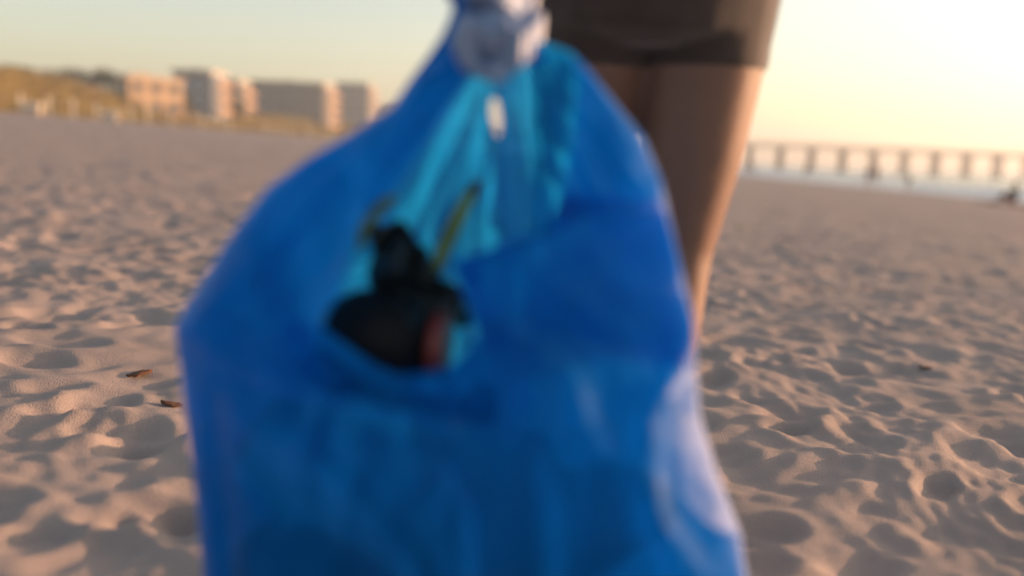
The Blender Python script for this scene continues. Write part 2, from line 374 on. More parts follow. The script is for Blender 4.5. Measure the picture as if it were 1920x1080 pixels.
# ------------------------------------------------------------------ buildings
def building(name, label, cx, y0, wx_, dy_, z0, H, wallm, floors, cols_f, cols_s, roof='flat', rz=0.0, cat='building', side=1, balc=False):
    """box building: front (towards -y) wx_ wide, side (towards +x) dy_ deep; (cx, y0) is its near right corner"""
    root = empty(name, (cx, y0, z0), rz)
    t = MB(); t.box(-wx_, 0, 0, dy_, 0, H); t.build('wall', wallm, root)
    fh = H/floors
    if roof == 'flat':
        t = MB(); t.box(-wx_-.3, .3, -.3, dy_+.3, H+.002, H+.55); rf = t.build('roof', M['cream'], root)
        t = MB(); t.box(-wx_*.6, -wx_*.45, dy_*.3, dy_*.45, H+.552, H+1.1); t.build('roof_vent', wallm, rf)
    else:
        o = .6; rh = roof
        v = [(-wx_-o, -o, H), (o, -o, H), (o, dy_+o, H), (-wx_-o, dy_+o, H), (-wx_*.5, dy_*.28, H+rh), (-wx_*.5, dy_*.72, H+rh)]
        v = [(a, b, c+.003) for a, b, c in v]
        f = [(0,1,4), (1,2,5,4), (2,3,5), (3,0,4,5), (3,2,1,0)]
        meshobj('roof', v, f, M['roof'], root)
    ww = wx_/cols_f*.5; hh = fh*.5
    fr = MB().box(-ww/2-.1, ww/2+.1, -.06, 0, -hh/2-.1, hh/2+.1); pn = MB().box(-ww/2, ww/2, -.09, -.062, -hh/2, hh/2)
    f0 = p0 = None
    sw = dy_/cols_s*.5
    def win(M4, wd):
        o = MB(); o.box(-wd/2-.1, wd/2+.1, -.06, -.003, -hh/2-.1, hh/2+.1)
        p = MB(); p.box(-wd/2, wd/2, -.09, -.063, -hh/2, hh/2)
        wo = o.build('window', M['cream'], root); po = p.build('pane', M['glass'], wo)
        wo.matrix_local = M4
    for i in range(floors):
        z = fh*(i+.52)
        for c in range(cols_f): win(Matrix.Translation((-wx_+wx_*(c+.5)/cols_f, 0, z)), ww)
        for c in range(cols_s): win(Matrix.Translation((0, dy_*(c+.5)/cols_s, z)) @ Matrix.Rotation(math.pi/2, 4, 'Z'), sw)
        if balc and i > 0:
            t = MB(); t.box(.003, 1.4, .4, dy_-.4, fh*i-.12, fh*i+.06); t.box(1.32, 1.4, .4, dy_-.4, fh*i+.061, fh*i+1.05); t.build('balcony', M['sunlit_balcony'], root)
    tag(root, label, cat)
    return root
def corner(px, py_top, Yd, zb):
    p = P(px, py_top, Yd); return p.x, p.z - zb
# pale low house behind the dune, far left
x, H = corner(188, 146, 142, 5.0); building('beach_house', 'long low cream house half hidden behind the dune grass', x, 142, 11, 8, 5.0, H-1.3, M['cream'], 1, 4, 3, 1.3, rz=R(30), cat='house')
# sunlit tan house
x, H = corner(240, 138, 147, 4.3); building('beach_house', 'sunlit tan beach house with wide orange lit front on the dune', x, 147, 5, 9.5, 4.3, H-.6, M['tan'], 2, 2, 3, 'flat', rz=R(-42), cat='house')
# blue grey house + narrow sunlit end
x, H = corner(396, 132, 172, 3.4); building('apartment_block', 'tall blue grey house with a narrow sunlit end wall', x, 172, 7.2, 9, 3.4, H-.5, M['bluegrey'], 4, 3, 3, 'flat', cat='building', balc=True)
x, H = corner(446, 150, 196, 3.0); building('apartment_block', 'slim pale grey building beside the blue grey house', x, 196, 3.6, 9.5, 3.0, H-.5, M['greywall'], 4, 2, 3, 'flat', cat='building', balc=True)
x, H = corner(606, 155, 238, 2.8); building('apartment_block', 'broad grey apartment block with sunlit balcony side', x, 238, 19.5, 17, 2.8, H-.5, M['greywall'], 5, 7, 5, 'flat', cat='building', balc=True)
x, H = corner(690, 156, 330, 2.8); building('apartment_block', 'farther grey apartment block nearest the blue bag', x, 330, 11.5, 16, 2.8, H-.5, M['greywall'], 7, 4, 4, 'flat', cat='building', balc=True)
x, H = corner(800, 200, 470, 2.8); building('apartment_block', 'low distant tan apartment block beyond the grey ones', x, 470, 26, 20, 2.8, H-.5, M['tan'], 4, 6, 4, 'flat', cat='building')

# dune fence: white posts with a rope
fence = empty('dune_fence', (-54, 100, 2.7)); tag(fence, 'rope fence of pale posts along the foot of the dune', 'fence')
pp = []
for k, px in enumerate((-20, 40, 93, 138, 182, 245, 278, 320, 380, 430, 500, 525, 545, 580, 620, 660, 700)):
    d = pdir(px, 230); fx = -54.0
    for _ in range(12): Yd = fx/d.x*d.y; fx = .5*fx - .5*float(dune_front(Yd)-4)
    pp.append((fx, Yd, gz(fx, Yd)))
for (x, y, z) in pp:
    t = MB(); t.tube([(0,0,-.3), (0,0,1.9), (0,0,2.0)], [.11, .10, .06], 8)
    o = t.build('post', M['white'], fence, True); o.location = (x+54, y-100, z-2.7)
for a, b in zip(pp, pp[1:]):
    pts = []
    for i in range(7):
        s = i/6; pts.append((a[0]+(b[0]-a[0])*s+54, a[1]+(b[1]-a[1])*s-100, a[2]+(b[2]-a[2])*s-2.7+1.7-.35*4*s*(1-s)))
    MB().tube(pts, [.025]*7, 6).build('rope', M['rope'], fence, True)
# storage boxes on the sand
def storage_box(px, Yd, label):
    d = pdir(px, 210); x = d.x/d.y*Yd; z = gz(x, Yd)
    r = empty('storage_box', (x, Yd, z-.03), R(12))
    MB().box(-.9, .9, -.5, .5, 0, .85).build('body', M['cream'], r)
    v = [(-.97,-.57,.853), (.97,-.57,.853), (.97,.57,.853), (-.97,.57,.853), (-.97,-.57,.93), (.97,-.57,.93), (.97,.57,1.1), (-.97,.57,1.1)]
    meshobj('lid', v, [(3,2,1,0),(4,5,6,7),(0,1,5,4),(1,2,6,5),(2,3,7,6),(3,0,4,7)], M['white'], r)
    tag(r, label, 'box', 'storage boxes on the sand')
storage_box(58, 92, 'pale storage box with lid at the foot of the open grassy dune')
storage_box(206, 108, 'pale storage box with lid on the sand below the cream house')
# dune walkover: deck on posts with stairs down to the sand
d = pdir(352, 235); Yw = 152; xw = d.x/d.y*Yw
wk = empty('dune_walkover', (xw, Yw, gz(xw, Yw)-.2)); tag(wk, 'weathered wooden dune walkover with stairs down to the sand', 'walkway')
for k in range(16): MB().box(-9+k*.56, -9+k*.56+.5, -.9, .9, 2.2, 2.28).build('plank', M['wood'], wk)
for k in range(7): MB().box(.06+k*.32, .06+k*.32+.3, -.85, .85, 1.95-k*.3, 2.02-k*.3).build('step', M['wood'], wk)
for xx in (-8.8, -6, -3, -.1):
    for yy in (-.96, .96): MB().box(xx-.09, xx+.09, yy-.058, yy+.058, -.4, 3.3).build('post', M['wood'], wk)
for yy in (-.96, .96):
    MB().box(-9, 0, yy-.05, yy+.05, 3.302, 3.4).build('handrail', M['wood'], wk)
    MB().box(-9, 0, yy-.04, yy+.04, 2.7, 2.8).build('handrail', M['wood'], wk)
    MB().tube([(0, yy*.95, 2.1), (2.4, yy*.95, -.1)], [.11, .11], 4).build('stringer', M['wood'], wk)

# ------------------------------------------------------------------ pier
PY = 258.0; PZ = P(1640, 279, PY).z
pier = empty('fishing_pier', (60, PY, SEA)); tag(pier, 'long timber fishing pier on piles standing over the sea', 'pier')
h = PZ - SEA
PX0, PX1 = -60, 240
MB().box(PX0-60, PX1-60, -.2, 5.2, h-.75, h-.35).build('deck', M['pile'], pier)
for yy in (-.3, 5.2):
    MB().box(PX0-60, PX1-60, yy, yy+.099, h+.55, h+.68).build('handrail', M['pile'], pier)
    MB().box(PX0-60, PX1-60, yy, yy+.099, h+.1, h+.2).build('handrail', M['pile'], pier)
def share(proto, name, parent, loc):
    o = proto.copy(); o.name = name; C.objects.link(o); o.parent = parent; o.location = loc; return o
x00 = P(1467, 300, PY).x % 9.0
pile = cap = None; xx = PX0 + ((x00-PX0) % 9.0)
while xx < PX1:
    lx = xx-60
    if cap is None:
        cap = MB().box(-.3, .3, -.5, 5.5, h-1.35, h-.752).build('pile_cap', M['pile'], pier); cap.location = (lx, 0, 0)
        pile = MB().tube([(0,0,-4), (0,0,h-1.36)], [.42, .36], 10).build('pile', M['pile'], pier, True); pile.location = (lx, .1, 0)
        brace = MB().tube([(.1,.1,1.2), (.1,4.9,h-1.5)], [.13,.13], 4).tube([(-.1,4.9,1.2), (-.1,.1,h-1.5)], [.13,.13], 4).build('brace', M['pile'], pier); brace.location = (lx, 0, 0)
        post = MB().box(-.07, .07, -.43, -.303, h-.9, h+.62).build('rail_post', M['pile'], pier); post.location = (lx, 0, 0)
    else:
        share(cap, 'pile_cap', pier, (lx, 0, 0)); share(pile, 'pile', pier, (lx, .1, 0)); share(post, 'rail_post', pier, (lx, 0, 0))
    for yy in (2.5, 4.9): share(pile, 'pile', pier, (lx, yy, 0))
    share(brace, 'brace', pier, (lx, 0, 0)) if brace.location.x != lx else None
    for q in (3.0, 6.0): share(post, 'rail_post', pier, (lx+q, 0, 0))
    xx += 9.0

# ------------------------------------------------------------------ distant people
def figure(px, Yd, top, bottom, label, group=None, hgt=1.7, stride=.25, arm=.2, rz=0.0, x=None):
    d = pdir(px, 330); x = d.x/d.y*Yd; z = gz(x, Yd)
    k = hgt/1.7
    z = max(z, SEA-.05)
    r = empty('person', (x, Yd, z-.02), rz); r.scale = (k, k, k)
    b = MB()
    for s in (-1, 1):
        f = stride*s
        b.tube([(.09*s, 0, .9), (.1*s, -f*.5, .5), (.1*s, -f+(.06 if f < 0 else 0), .08)], [.085, .06, .04], 10)
        b.tube([(.1*s, -f+.03, .045), (.1*s, -f-.17, .035)], [(.045, .04), (.04, .03)], 10, (1,0,0))
        b.tube([(.17*s, 0, 1.4), (.23*s, arm*s*.4, 1.12), (.23*s, arm*s-.05, .88)], [.05, .042, .03], 8)
        b.tube([(.23*s, arm*s-.05, .88), (.225*s, arm*s-.08, .78)], [(.02, .04), (.015, .03)], 8, (1,0,0))
    b.tube([(0,0,.82), (0,0,1.0), (0,0,1.2), (0,0,1.4), (0,0,1.46)], [(.15,.1), (.15,.1), (.15,.1), (.17,.1), (.07,.06)], 14, (1,0,0))
    b.tube([(0,0,1.42), (0,-.01,1.55)], [.055, .05], 10); b.ball((0,-.01,1.6), (.075, .095, .115), 14)
    b.tube([(0,-.09,1.6), (0,-.118,1.575)], [.018, .014], 6)
    fuse(b.build('body', M['skin'], r), .022, 4)
    t = MB(); t.tube([(0,0,.92), (0,0,1.2), (0,0,1.42)], [(.175,.125), (.17,.12), (.185,.12)], 14, (1,0,0))
    for s in (-1, 1): t.tube([(.16*s, 0, 1.39), (.22*s, arm*s*.3, 1.2)], [.065, .06], 8)
    fuse(t.build('shirt', top, r), .022, 4)
    t = MB(); t.tube([(0,0,.82), (0,0,1.0)], [(.175,.125), (.165,.12)], 14, (1,0,0))
    for s in (-1, 1): t.tube([(.09*s, 0, .9), (.1*s, -stride*s*.46, .55)], [.1, .085], 10)
    fuse(t.build('shorts', bottom, r), .022, 4)
    hb = MB(); hb.ball((0,.02,1.64), (.083, .098, .09), 12); hb.build('hair', M['hair'], r, True)
    tag(r, label, 'person', group); return r
GP = 'people walking along the water edge'
figure(1398, 113, M['maroon'], M['navy'], 'person in maroon shirt at the water edge near the pier root', GP, 1.65, .2, rz=R(100))
figure(1411, 115, M['redcloth'], M['navy'], 'person in dull red shirt walking beside the maroon shirted one', GP, 1.72, .3, rz=R(80))
figure(1510, 122, M['navy'], M['navy'], 'lone person in dark clothes at the water edge', GP, 1.7, .25, rz=R(20))
figure(1628, 77, M['purple'], M['darkcloth'], 'person in dull purple shirt standing close beside another at the water edge', GP, 1.75, .12, rz=R(150))
figure(1644, 79, M['maroon'], M['navy'], 'person in maroon shirt standing close beside the purple shirted one', GP, 1.85, .15, rz=R(200))
figure(1705, 70, M['navy'], M['darkcloth'], 'small child in dark clothes standing at the water edge', GP, 1.25, .1, rz=R(170))

# seated person on a blanket, right edge
Yd = 37.0; d = pdir(1893, 375); xq = d.x/d.y*Yd; zq = gz(xq, Yd)
bm_ = []; fa_ = []; nx_, ny_ = 24, 14
for i in range(nx_):
    for j in range(ny_):
        u = -1.05+2.1*i/(nx_-1); v = -.7+1.4*j/(ny_-1)
        bm_.append((u, v, gz(xq+u, Yd+v)-zq+.05+.02*math.sin(u*9+v*5)))
for i in range(nx_-1):
    for j in range(ny_-1): fa_.append((i*ny_+j, (i+1)*ny_+j, (i+1)*ny_+j+1, i*ny_+j+1))
bl = meshobj('beach_blanket', bm_, fa_, M['redcloth'], None, True); bl.location = (xq, Yd, zq)
so = bl.modifiers.new('t', 'SOLIDIFY'); so.thickness = .02
tag(bl, 'red brown blanket spread on the sand under the seated person', 'blanket')
r = empty('person', (xq, Yd, zq+.06), 0); tag(r, 'person in dark jacket sitting on the red brown blanket', 'person')
b = MB()
for s in (-1, 1):
    b.tube([(.1, .1*s, .12), (-.28, .12*s, .36+.06*s), (-.58, .12*s, .08)], [.085, .06, .04], 10)
    b.tube([(-.55, .12*s, .05), (-.74, .12*s, .05)], [(.045, .04), (.035, .03)], 10, (0,1,0))
    b.tube([(.2, .17*s, .62), (.06, .23*s, .42), (-.2, .16*s, .42)], [.05, .042, .032], 8)
    b.tube([(-.2, .16*s, .42), (-.3, .12*s, .42)], [(.035, .02), (.03, .015)], 8, (0,1,0))
b.tube([(.1,0,.06), (.12,0,.2), (.17,0,.42), (.2,0,.62), (.19,0,.68)], [(.15,.11), (.15,.11), (.15,.1), (.17,.1), (.07,.06)], 14, (0,1,0))
b.tube([(.19,0,.64), (.17,0,.78)], [.055, .05], 10); b.ball((.15,0,.84), (.095, .075, .115), 14); b.tube([(.06,0,.84), (.035,0,.82)], [.018, .014], 6)
fuse(b.build('body', M['skin'], r), .02, 4)
t = MB(); t.tube([(.11,0,.1), (.17,0,.42), (.2,0,.65)], [(.18,.13), (.18,.13), (.19,.125)], 14, (0,1,0))
for s in (-1, 1): t.tube([(.2, .17*s, .61), (.06, .23*s, .42), (-.16, .165*s, .42)], [.07, .06, .05], 8)
fuse(t.build('jacket', M['darkcloth'], r), .02, 4)
t = MB()
for s in (-1, 1): t.tube([(.12, .1*s, .13), (-.28, .12*s, .36+.06*s), (-.42, .12*s, .25)], [.11, .082, .07], 10)
t.tube([(.1,-.02,.1), (.12,0,.22)], [(.17,.13), (.165,.12)], 12, (0,1,0)); fuse(t.build('trousers', M['maroon'], r), .02, 4)
hb = MB(); hb.ball((.175,0,.88), (.1, .085, .092), 12); hb.build('hair', M['hair'], r, True)

# ------------------------------------------------------------------ main person (back turned, bag in the left hand)
YP = 1.30
g0 = gz(.2, YP)
person = empty('person', (0.19, YP, g0)); tag(person, 'person with tanned legs and dark shorts holding up the blue bag', 'person')
off = Vector((0.19, YP, g0))
def L_(p): return tuple(Vector(p) - off)
b = MB()
RH, RHEM, RMID, RK = P(1318, -40, YP), P(1318, 120, YP), P(1298, 300, YP), P(1268, 470, YP)
RC = P(1238, 640, YP-.01); RA = Vector((P(1165, 900, YP).x, YP-.02, g0+.09))
LH, LHEM, LMID, LK = P(1120, -40, YP), P(1108, 120, YP+.02), P(1085, 300, YP+.05), P(1055, 450, YP+.07)
LC = P(1020, 640, YP+.05); LA = Vector((P(960, 900, YP+.0).x, YP+.0, g0+.09))
for (h_, a_, m_, k_, c_, n_) in ((RH, RHEM, RMID, RK, RC, RA), (LH, LHEM, LMID, LK, LC, LA)):
    b.tube([L_(h_), L_(a_), L_(m_), L_(k_), L_(c_), L_((c_+n_)/2+Vector((0,-.01,0))), L_(n_)], [.098, .088, .070, .053, .056, .046, .034], 18)
    n2_ = Vector(n_)
    b.tube([L_(n2_+Vector((0,-.05,-.05))), L_(n2_+Vector((0,.03,-.045))), L_(n2_+Vector((0,.12,-.06))), L_(n2_+Vector((0,.19,-.07)))], [(.03,.035), (.038,.042), (.045,.028), (.038,.016)], 12, (1,0,0))
PC = (RH+LH)/2
zc = PC.z
b.tube([L_((PC.x, YP, zc-.06)), L_((PC.x, YP-.005, zc+.02)), L_((PC.x, YP, zc+.14)), L_((PC.x-.005, YP+.02, zc+.38)), L_((PC.x-.01, YP+.02, zc+.50)), L_((PC.x-.01, YP+.02, zc+.555))],
       [(.15,.11), (.165,.115), (.14,.095), (.17,.11), (.165,.085), (.06,.06)], 20, (1,0,0))
HC = Vector((PC.x-.01, YP+.04, zc+.73))
b.tube([L_((PC.x-.01, YP+.02, zc+.5)), L_((PC.x-.01, YP+.035, zc+.66))], [.06, .055], 14)
b.ball(L_(HC), (.077, .098, .118), 18); b.tube([L_(HC+Vector((0,.09,-.0))), L_(HC+Vector((0,.122,-.028)))], [.02, .016], 8)
for s in (-1, 1): b.ball(L_(HC+Vector((.078*s, 0, -.005))), (.012, .02, .03), 8)
SHZ = zc+.47
LS = Vector((PC.x-.175, YP+.02, SHZ)); LW = P(938, -75, .985)
LE = (LS+LW)/2 + Vector((-.075, .035, -.03))
b.tube([L_(LS+Vector((.05,0,.0))), L_(LS), L_((LS+LE)/2), L_(LE), L_((LE*2+LW)/3), L_(LW)], [.05, .055, .046, .040, .040, .028], 14)
RS = Vector((PC.x+.155, YP+.02, SHZ)); RE = Vector((PC.x+.2, YP+.08, SHZ-.29)); RW = Vector((PC.x+.08, YP+.30, SHZ-.24))
b.tube([L_(RS+Vector((-.05,0,0))), L_(RS), L_((RS+RE)/2), L_(RE), L_((RE*2+RW)/3), L_(RW)], [.05, .055, .046, .040, .040, .028], 14)
# right hand, relaxed in front of the waist
for k in range(4):
    o = Vector((-.015+.0, .02+.0, .03-.02*k))
    b.tube([L_(RW+Vector((0,.0,.015-.01*k))), L_(RW+Vector((-.07,.045,.03-.021*k))), L_(RW+Vector((-.11,.05,.03-.024*k))), L_(RW+Vector((-.125,.03,.028-.024*k)))], [.016, .0105, .0095, .008], 10)
b.tube([L_(RW), L_(RW+Vector((-.07,.04,0)))], [(.016,.03), (.015,.042)], 12, (0,1,0))
b.tube([L_(RW+Vector((-.02,.01,.02))), L_(RW+Vector((-.05,.0,.055))), L_(RW+Vector((-.085,.01,.065)))], [.015, .012, .009], 10)
fuse(b.build('body', M['skin'], person), .008, 6)
# shorts: loose, hems just below the seat
t = MB()
for s, (h_, a_) in ((1, (RH, RHEM)), (-1, (LH, LHEM))):
    hem = a_ + (a_-h_)*.0
    t.tube([L_(h_+Vector((0,0,.05))), L_(h_), L_((h_+hem)/2), L_(hem+Vector((0,0,.012))), L_(hem+Vector((0,0,.004))), L_(hem+Vector((0,0,-.012)))], [.112, .113, .103, .092, .092, .090], 22)
t.tube([L_((PC.x, YP, zc-.10)), L_((PC.x, YP, zc-.075)), L_((PC.x, YP-.005, zc+.03)), L_((PC.x, YP, zc+.15))], [(.10,.095), (.165,.128), (.19,.135), (.164,.118)], 22, (1,0,0))
sh_ = fuse(t.build('shorts', M['shorts'], person), .005, 20)
t = MB(); t.tube([L_((PC.x, YP, zc+.12)), L_((PC.x, YP, zc+.16))], [(.172,.126), (.166,.12)], 22, (1,0,0)); t.build('waistband', M['black'], sh_, True)
t = MB(); t.tube([L_((PC.x, YP, zc+.10)), L_((PC.x, YP+.01, zc+.24)), L_((PC.x-.005, YP+.02, zc+.38)), L_((PC.x-.01, YP+.02, zc+.51)), L_((PC.x-.01, YP+.02, zc+.55))], [(.168,.122), (.165,.115), (.19,.128), (.175,.098), (.075,.072)], 20, (1,0,0))
for (a_, e_) in ((LS, LE), (RS, RE)): t.tube([L_(a_+Vector((0,0,.005))), L_((a_+e_)/2), L_(a_*.35+e_*.65)], [.072, .066, .064], 14)
fuse(t.build('shirt', M['shirt'], person), .008, 5)
t = MB(); t.ball(L_(HC+Vector((0,-.022,.03))), (.089, .098, .105), 16); t.tube([L_(HC+Vector((0,-.08,.0))), L_(HC+Vector((0,-.11,-.1))), L_(HC+Vector((0,-.10,-.2)))], [.04, .032, .01], 10); fuse(t.build('hair', M['hair'], person), .008, 4)
# gloved left hand closed round the neck of the bag
t = MB()
t.tube([L_(P(938, -130, .99)), L_(P(938, -75, .985)), L_(P(930, -15, .960)), L_(P(912, 45, .940))], [(.036,.036), (.032,.030), (.034,.044), (.032,.046)], 16, (1,0,0))
for k, (yy, q) in enumerate(((.900, .92), (.921, 1.0), (.943, 1.04), (.965, 1.0))):
    c = Vector((940, 65))
    ch = [(890, 20), (876, 65), (893, 112), (945, 130), (988, 100), (992, 50), (960, 28)]
    ch = [c + (Vector(p)-c)*q + Vector((10*k-16, 16-11*k)) for p in ch]
    t.tube([L_(P(p.x, p.y, yy)) for p in ch], [.0115, .0120, .0112, .0118, .0108, .0108, .010], 12)
t.tube([L_(P(955, -55, .985)), L_(P(990, -5, .99)), L_(P(985, 50, .988)), L_(P(950, 75, .986))], [.016, .0135, .0115, .009], 12)
t.ball(L_(P(926, 74, .922)), (.028, .030, .028), 16)
fuse(t.build('glove', M['glove'], person), .0022, 6)

# ------------------------------------------------------------------ the blue bag
LP = np.array([(-10,856),(10,850),(40,840),(70,826),(100,806),(150,768),(200,735),(260,642),(300,572),(350,502),(430,440),(510,388),(570,350),(612,326),(690,338),(760,345),(900,363),(1080,380),(1180,402),(1240,455),(1280,560),(1300,700)], float)
RP = np.array([(-10,878),(10,884),(40,900),(70,985),(84,1035),(98,1072),(130,1104),(190,1151),(260,1208),(340,1240),(450,1265),(600,1300),(690,1305),(780,1312),(880,1342),(1000,1388),(1080,1400),(1180,1398),(1240,1345),(1280,1180),(1300,1000)], float)
FP = np.array([(70,.012),(130,.032),(250,.058),(400,.085),(600,.115),(700,.135),(800,.152),(880,.150),(1080,.112),(1200,.07),(1280,.03),(1300,.012)])
BP = np.array([(70,.012),(130,.03),(250,.05),(400,.075),(700,.105),(1080,.12),(1200,.1),(1280,.05),(1300,.012)])
Y0 = .93
def pline_dist(px, py, pl):
    best = np.full(px.shape, 1e9); bx = np.zeros_like(px); by = np.zeros_like(px)
    for (a, b_) in zip(pl, pl[1:]):
        ax, ay = a; ex, ey = b_[0]-a[0], b_[1]-a[1]; q = ex*ex+ey*ey+1e-9
        t_ = np.clip(((px-ax)*ex+(py-ay)*ey)/q, 0, 1)
        cx_, cy_ = ax+t_*ex, ay+t_*ey; d_ = np.hypot(px-cx_, py-cy_)
        k_ = d_ < best; best = np.where(k_, d_, best); bx = np.where(k_, cx_, bx); by = np.where(k_, cy_, by)
    return best, bx, by
def inside(px, py, poly):
    r_ = np.zeros(px.shape, bool); n_ = len(poly)
    for i in range(n_):
        x1, y1 = poly[i]; x2, y2 = poly[(i+1) % n_]
        if y1 == y2: continue
        c_ = (y1 > py) != (y2 > py)
        r_ ^= c_ & (px < (x2-x1)*(py-y1)/(y2-y1)+x1)
    return r_
CRF = [([(335,625),(480,690),(600,738),(760,780),(840,800)], 26, .020), ([(1010,815),(1090,812),(1180,790)], 46, .006), ([(560,830),(760,835),(860,868),(912,950),(915,1100)], 30, .012),
       ([(1303,690),(1222,790),(1205,880),(1235,980),(1300,1090)], 42, .022),
       ([(430,770),(600,870),(720,1000),(800,1100)], 30, .008), ([(480,900),(620,1010),(690,1100)], 28, -.007),
       ([(1000,860),(1010,1100)], 40, -.008), ([(402,760),(432,1100)], 24, -.010), ([(1120,860),(1090,1100)], 50, .010),
       ([(860,100),(700,270),(560,420),(400,560)], 34, .010), ([(640,330),(545,470),(565,600)], 46, -.016), ([(470,400),(380,560)], 26, .006),
       ([(440,640),(350,640)], 30, -.008), ([(690,400),(640,540),(605,615)], 18, .012),
       ([(1295,668),(1160,660),(1010,610)], 32, -.010), ([(860,500),(1000,452),(1100,405),(1240,378)], 26, .014), ([(1080,720),(1095,780)], 20, .006), ([(1000,520),(1120,560),(1270,540)], 40, .006)]
CRB = [([(1082,130),(1062,260),(1040,400)], 26, .016), ([(940,150),(935,300),(950,440)], 15, -.010), ([(960,180),(1000,300),(1030,420)], 22, .008), ([(880,160),(800,300),(740,420)], 22, .010), ([(1180,240),(1200,500)], 40, .008)]
OPEN = [(900,118),(960,60),(1055,60),(1078,110),(1082,160),(1074,230),(1062,310),(1046,380),(1030,425),(1000,438),(925,464),(846,490),(862,530),(885,575),(897,630),(922,690),(942,750),(930,792),(880,797),(800,782),(700,758),(620,732),(566,706),(552,682),(572,650),(603,612),(612,590),(640,545),(655,490),(672,430),(695,395),(742,350),(800,262),(850,185)]
def front_depth(px, py):
    L = np.interp(py, LP[:,0], LP[:,1]); Rr = np.interp(py, RP[:,0], RP[:,1]); ss = np.clip((px-L)/(Rr-L), 0, 1); pr_ = 2*np.sqrt(ss*(1-ss))
    mrow = np.interp(py, [180, 400, 620, 740], [0, 1, 1, 0]); pf = np.where(ss > .5, (1-mrow)*pr_ + mrow*(1-.75*(2*ss-1)**2), pr_)
    D = np.interp(py, *FP.T)*pf; edge = np.clip(pr_*2.2, 0, 1)
    for pl, wd, am in CRF: D = D + edge*am*np.exp(-(pline_dist(px, py, pl)[0]/wd)**2)
    return D
def sheet(front):
    rows = np.concatenate([np.arange(-10, 130, 3.0), np.arange(130, 1280, 5.0), np.arange(1280, 1301, 3.0)]); nt_ = 230
    tt = np.linspace(0, 1, nt_)
    PYg, TT = np.meshgrid(rows, tt, indexing='ij')
    Lr = np.interp(PYg, LP[:,0], LP[:,1]); Rr = np.interp(PYg, RP[:,0], RP[:,1])
    ss = (1-np.cos(math.pi*TT))/2; prof = np.sin(math.pi*TT)
    PXg = Lr+(Rr-Lr)*ss
    # wobble of the sheet edge so that the outline is not ruled
    fd_ = np.interp(PYg, *FP.T)
    mrow = np.interp(PYg, [180, 400, 620, 740], [0, 1, 1, 0])
    pf = np.where(ss > .5, (1-mrow)*prof + mrow*(1-.75*(2*ss-1)**2), prof)      # the right hand panel stays flat up to its edge
    D = fd_*pf if front else np.interp(PYg, *BP.T)*prof - fd_*(pf-prof)
    edge = np.clip(prof*2.2, 0, 1)
    for pl, wd, am in (CRF if front else CRB):
        d_, _, _ = pline_dist(PXg, PYg, pl); D = D + edge*am*np.exp(-(d_/wd)**2)
    # pulled folds fanning out from the hand
    an = np.arctan2(PXg-950, PYg-40); di = np.hypot(PXg-950, PYg-40)
    D = D + edge*(.0055*vnoise(an*13, di*.0022, 91)*np.clip(1.25-di/750, .25, 1)*np.clip(di/160, 0, 1) + .0035*vnoise(an*30, di*.004, 92)*np.clip(1-di/600, 0, 1)*np.clip(di/200, 0, 1))
    D = D + edge*.004*(1-2*np.abs(vnoise(an*9+.6*vnoise(PXg*.006, PYg*.006, 95), di*.0035+4, 96)))*np.clip(di/250, 0, 1)
    D = D + edge*.006*vnoise(PXg*.007+2*front, PYg*.005, 93) + edge*.0025*vnoise(PXg*.02, PYg*.012+5, 94)
    if front:
        cut = inside(PXg, PYg, OPEN) | inside(PXg, PYg, [(905,500),(1000,462),(1060,436),(1120,412),(1222,396),(1238,480),(1268,640),(1180,645),(1050,630),(960,610)])
        # snap the row of points next to the cut on to the rim
        nb = np.zeros_like(cut)
        for a_, b_ in ((0,1),(1,0),(0,-1),(-1,0),(1,1),(-1,-1),(1,-1),(-1,1)): nb |= np.roll(np.roll(cut, a_, 0), b_, 1)
        nb &= ~cut
        _, bx, by = pline_dist(PXg, PYg, OPEN+OPEN[:1])
        ok = nb & (TT > .004) & (TT < .996)
        PXg = np.where(ok, bx, PXg); PYg = np.where(ok, by, PYg)
    Yg = Y0 - D if front else Y0 + D
    # pixels to points
    dx_ = fw.x+rt.x*(PXg-960)/F+up.x*(540-PYg)/F; dy_ = fw.y+rt.y*(PXg-960)/F+up.y*(540-PYg)/F; dz_ = fw.z+rt.z*(PXg-960)/F+up.z*(540-PYg)/F
    V_ = np.stack([dx_/dy_*Yg, Yg, CAMH+dz_/dy_*Yg], -1).reshape(-1, 3)
    n1, n2 = PXg.shape
    ii, jj = np.meshgrid(np.arange(n1-1), np.arange(n2-1), indexing='ij')
    Q_ = np.stack([ii*n2+jj, (ii+1)*n2+jj, (ii+1)*n2+jj+1, ii*n2+jj+1], -1).reshape(-1, 4)
    if front:
        kc = cut.ravel(); Q_ = Q_[~(kc[Q_].any(1))]
    else:
        # a small hole cut in the back wall for a pale spot, high under the hand
        q = np.hypot((PXg-930-(PYg-225)*.08)/12, (PYg-220)/40).ravel(); Q_ = Q_[~((q[Q_] < 1).all(1))]
        Q_ = Q_[:, ::-1]
    return V_, Q_
Vf, Qf = sheet(True); Vb, Qb = sheet(False)
V = np.vstack([Vf, Vb]); Q = np.vstack([Qf, Qb+len(Vf)])
me = npmesh('trash_bag', V, Q)
bm = bmesh.new(); bm.from_mesh(me); bmesh.ops.remove_doubles(bm, verts=bm.verts, dist=.0004)
lo = [v for v in bm.verts if not v.link_faces]; bmesh.ops.delete(bm, geom=lo, context='VERTS'); bm.to_mesh(me); bm.free()
bag = link('trash_bag', me, M['bag'], None, True)
tag(bag, 'large blue translucent plastic bag of litter held by the gloved hand', 'bag')
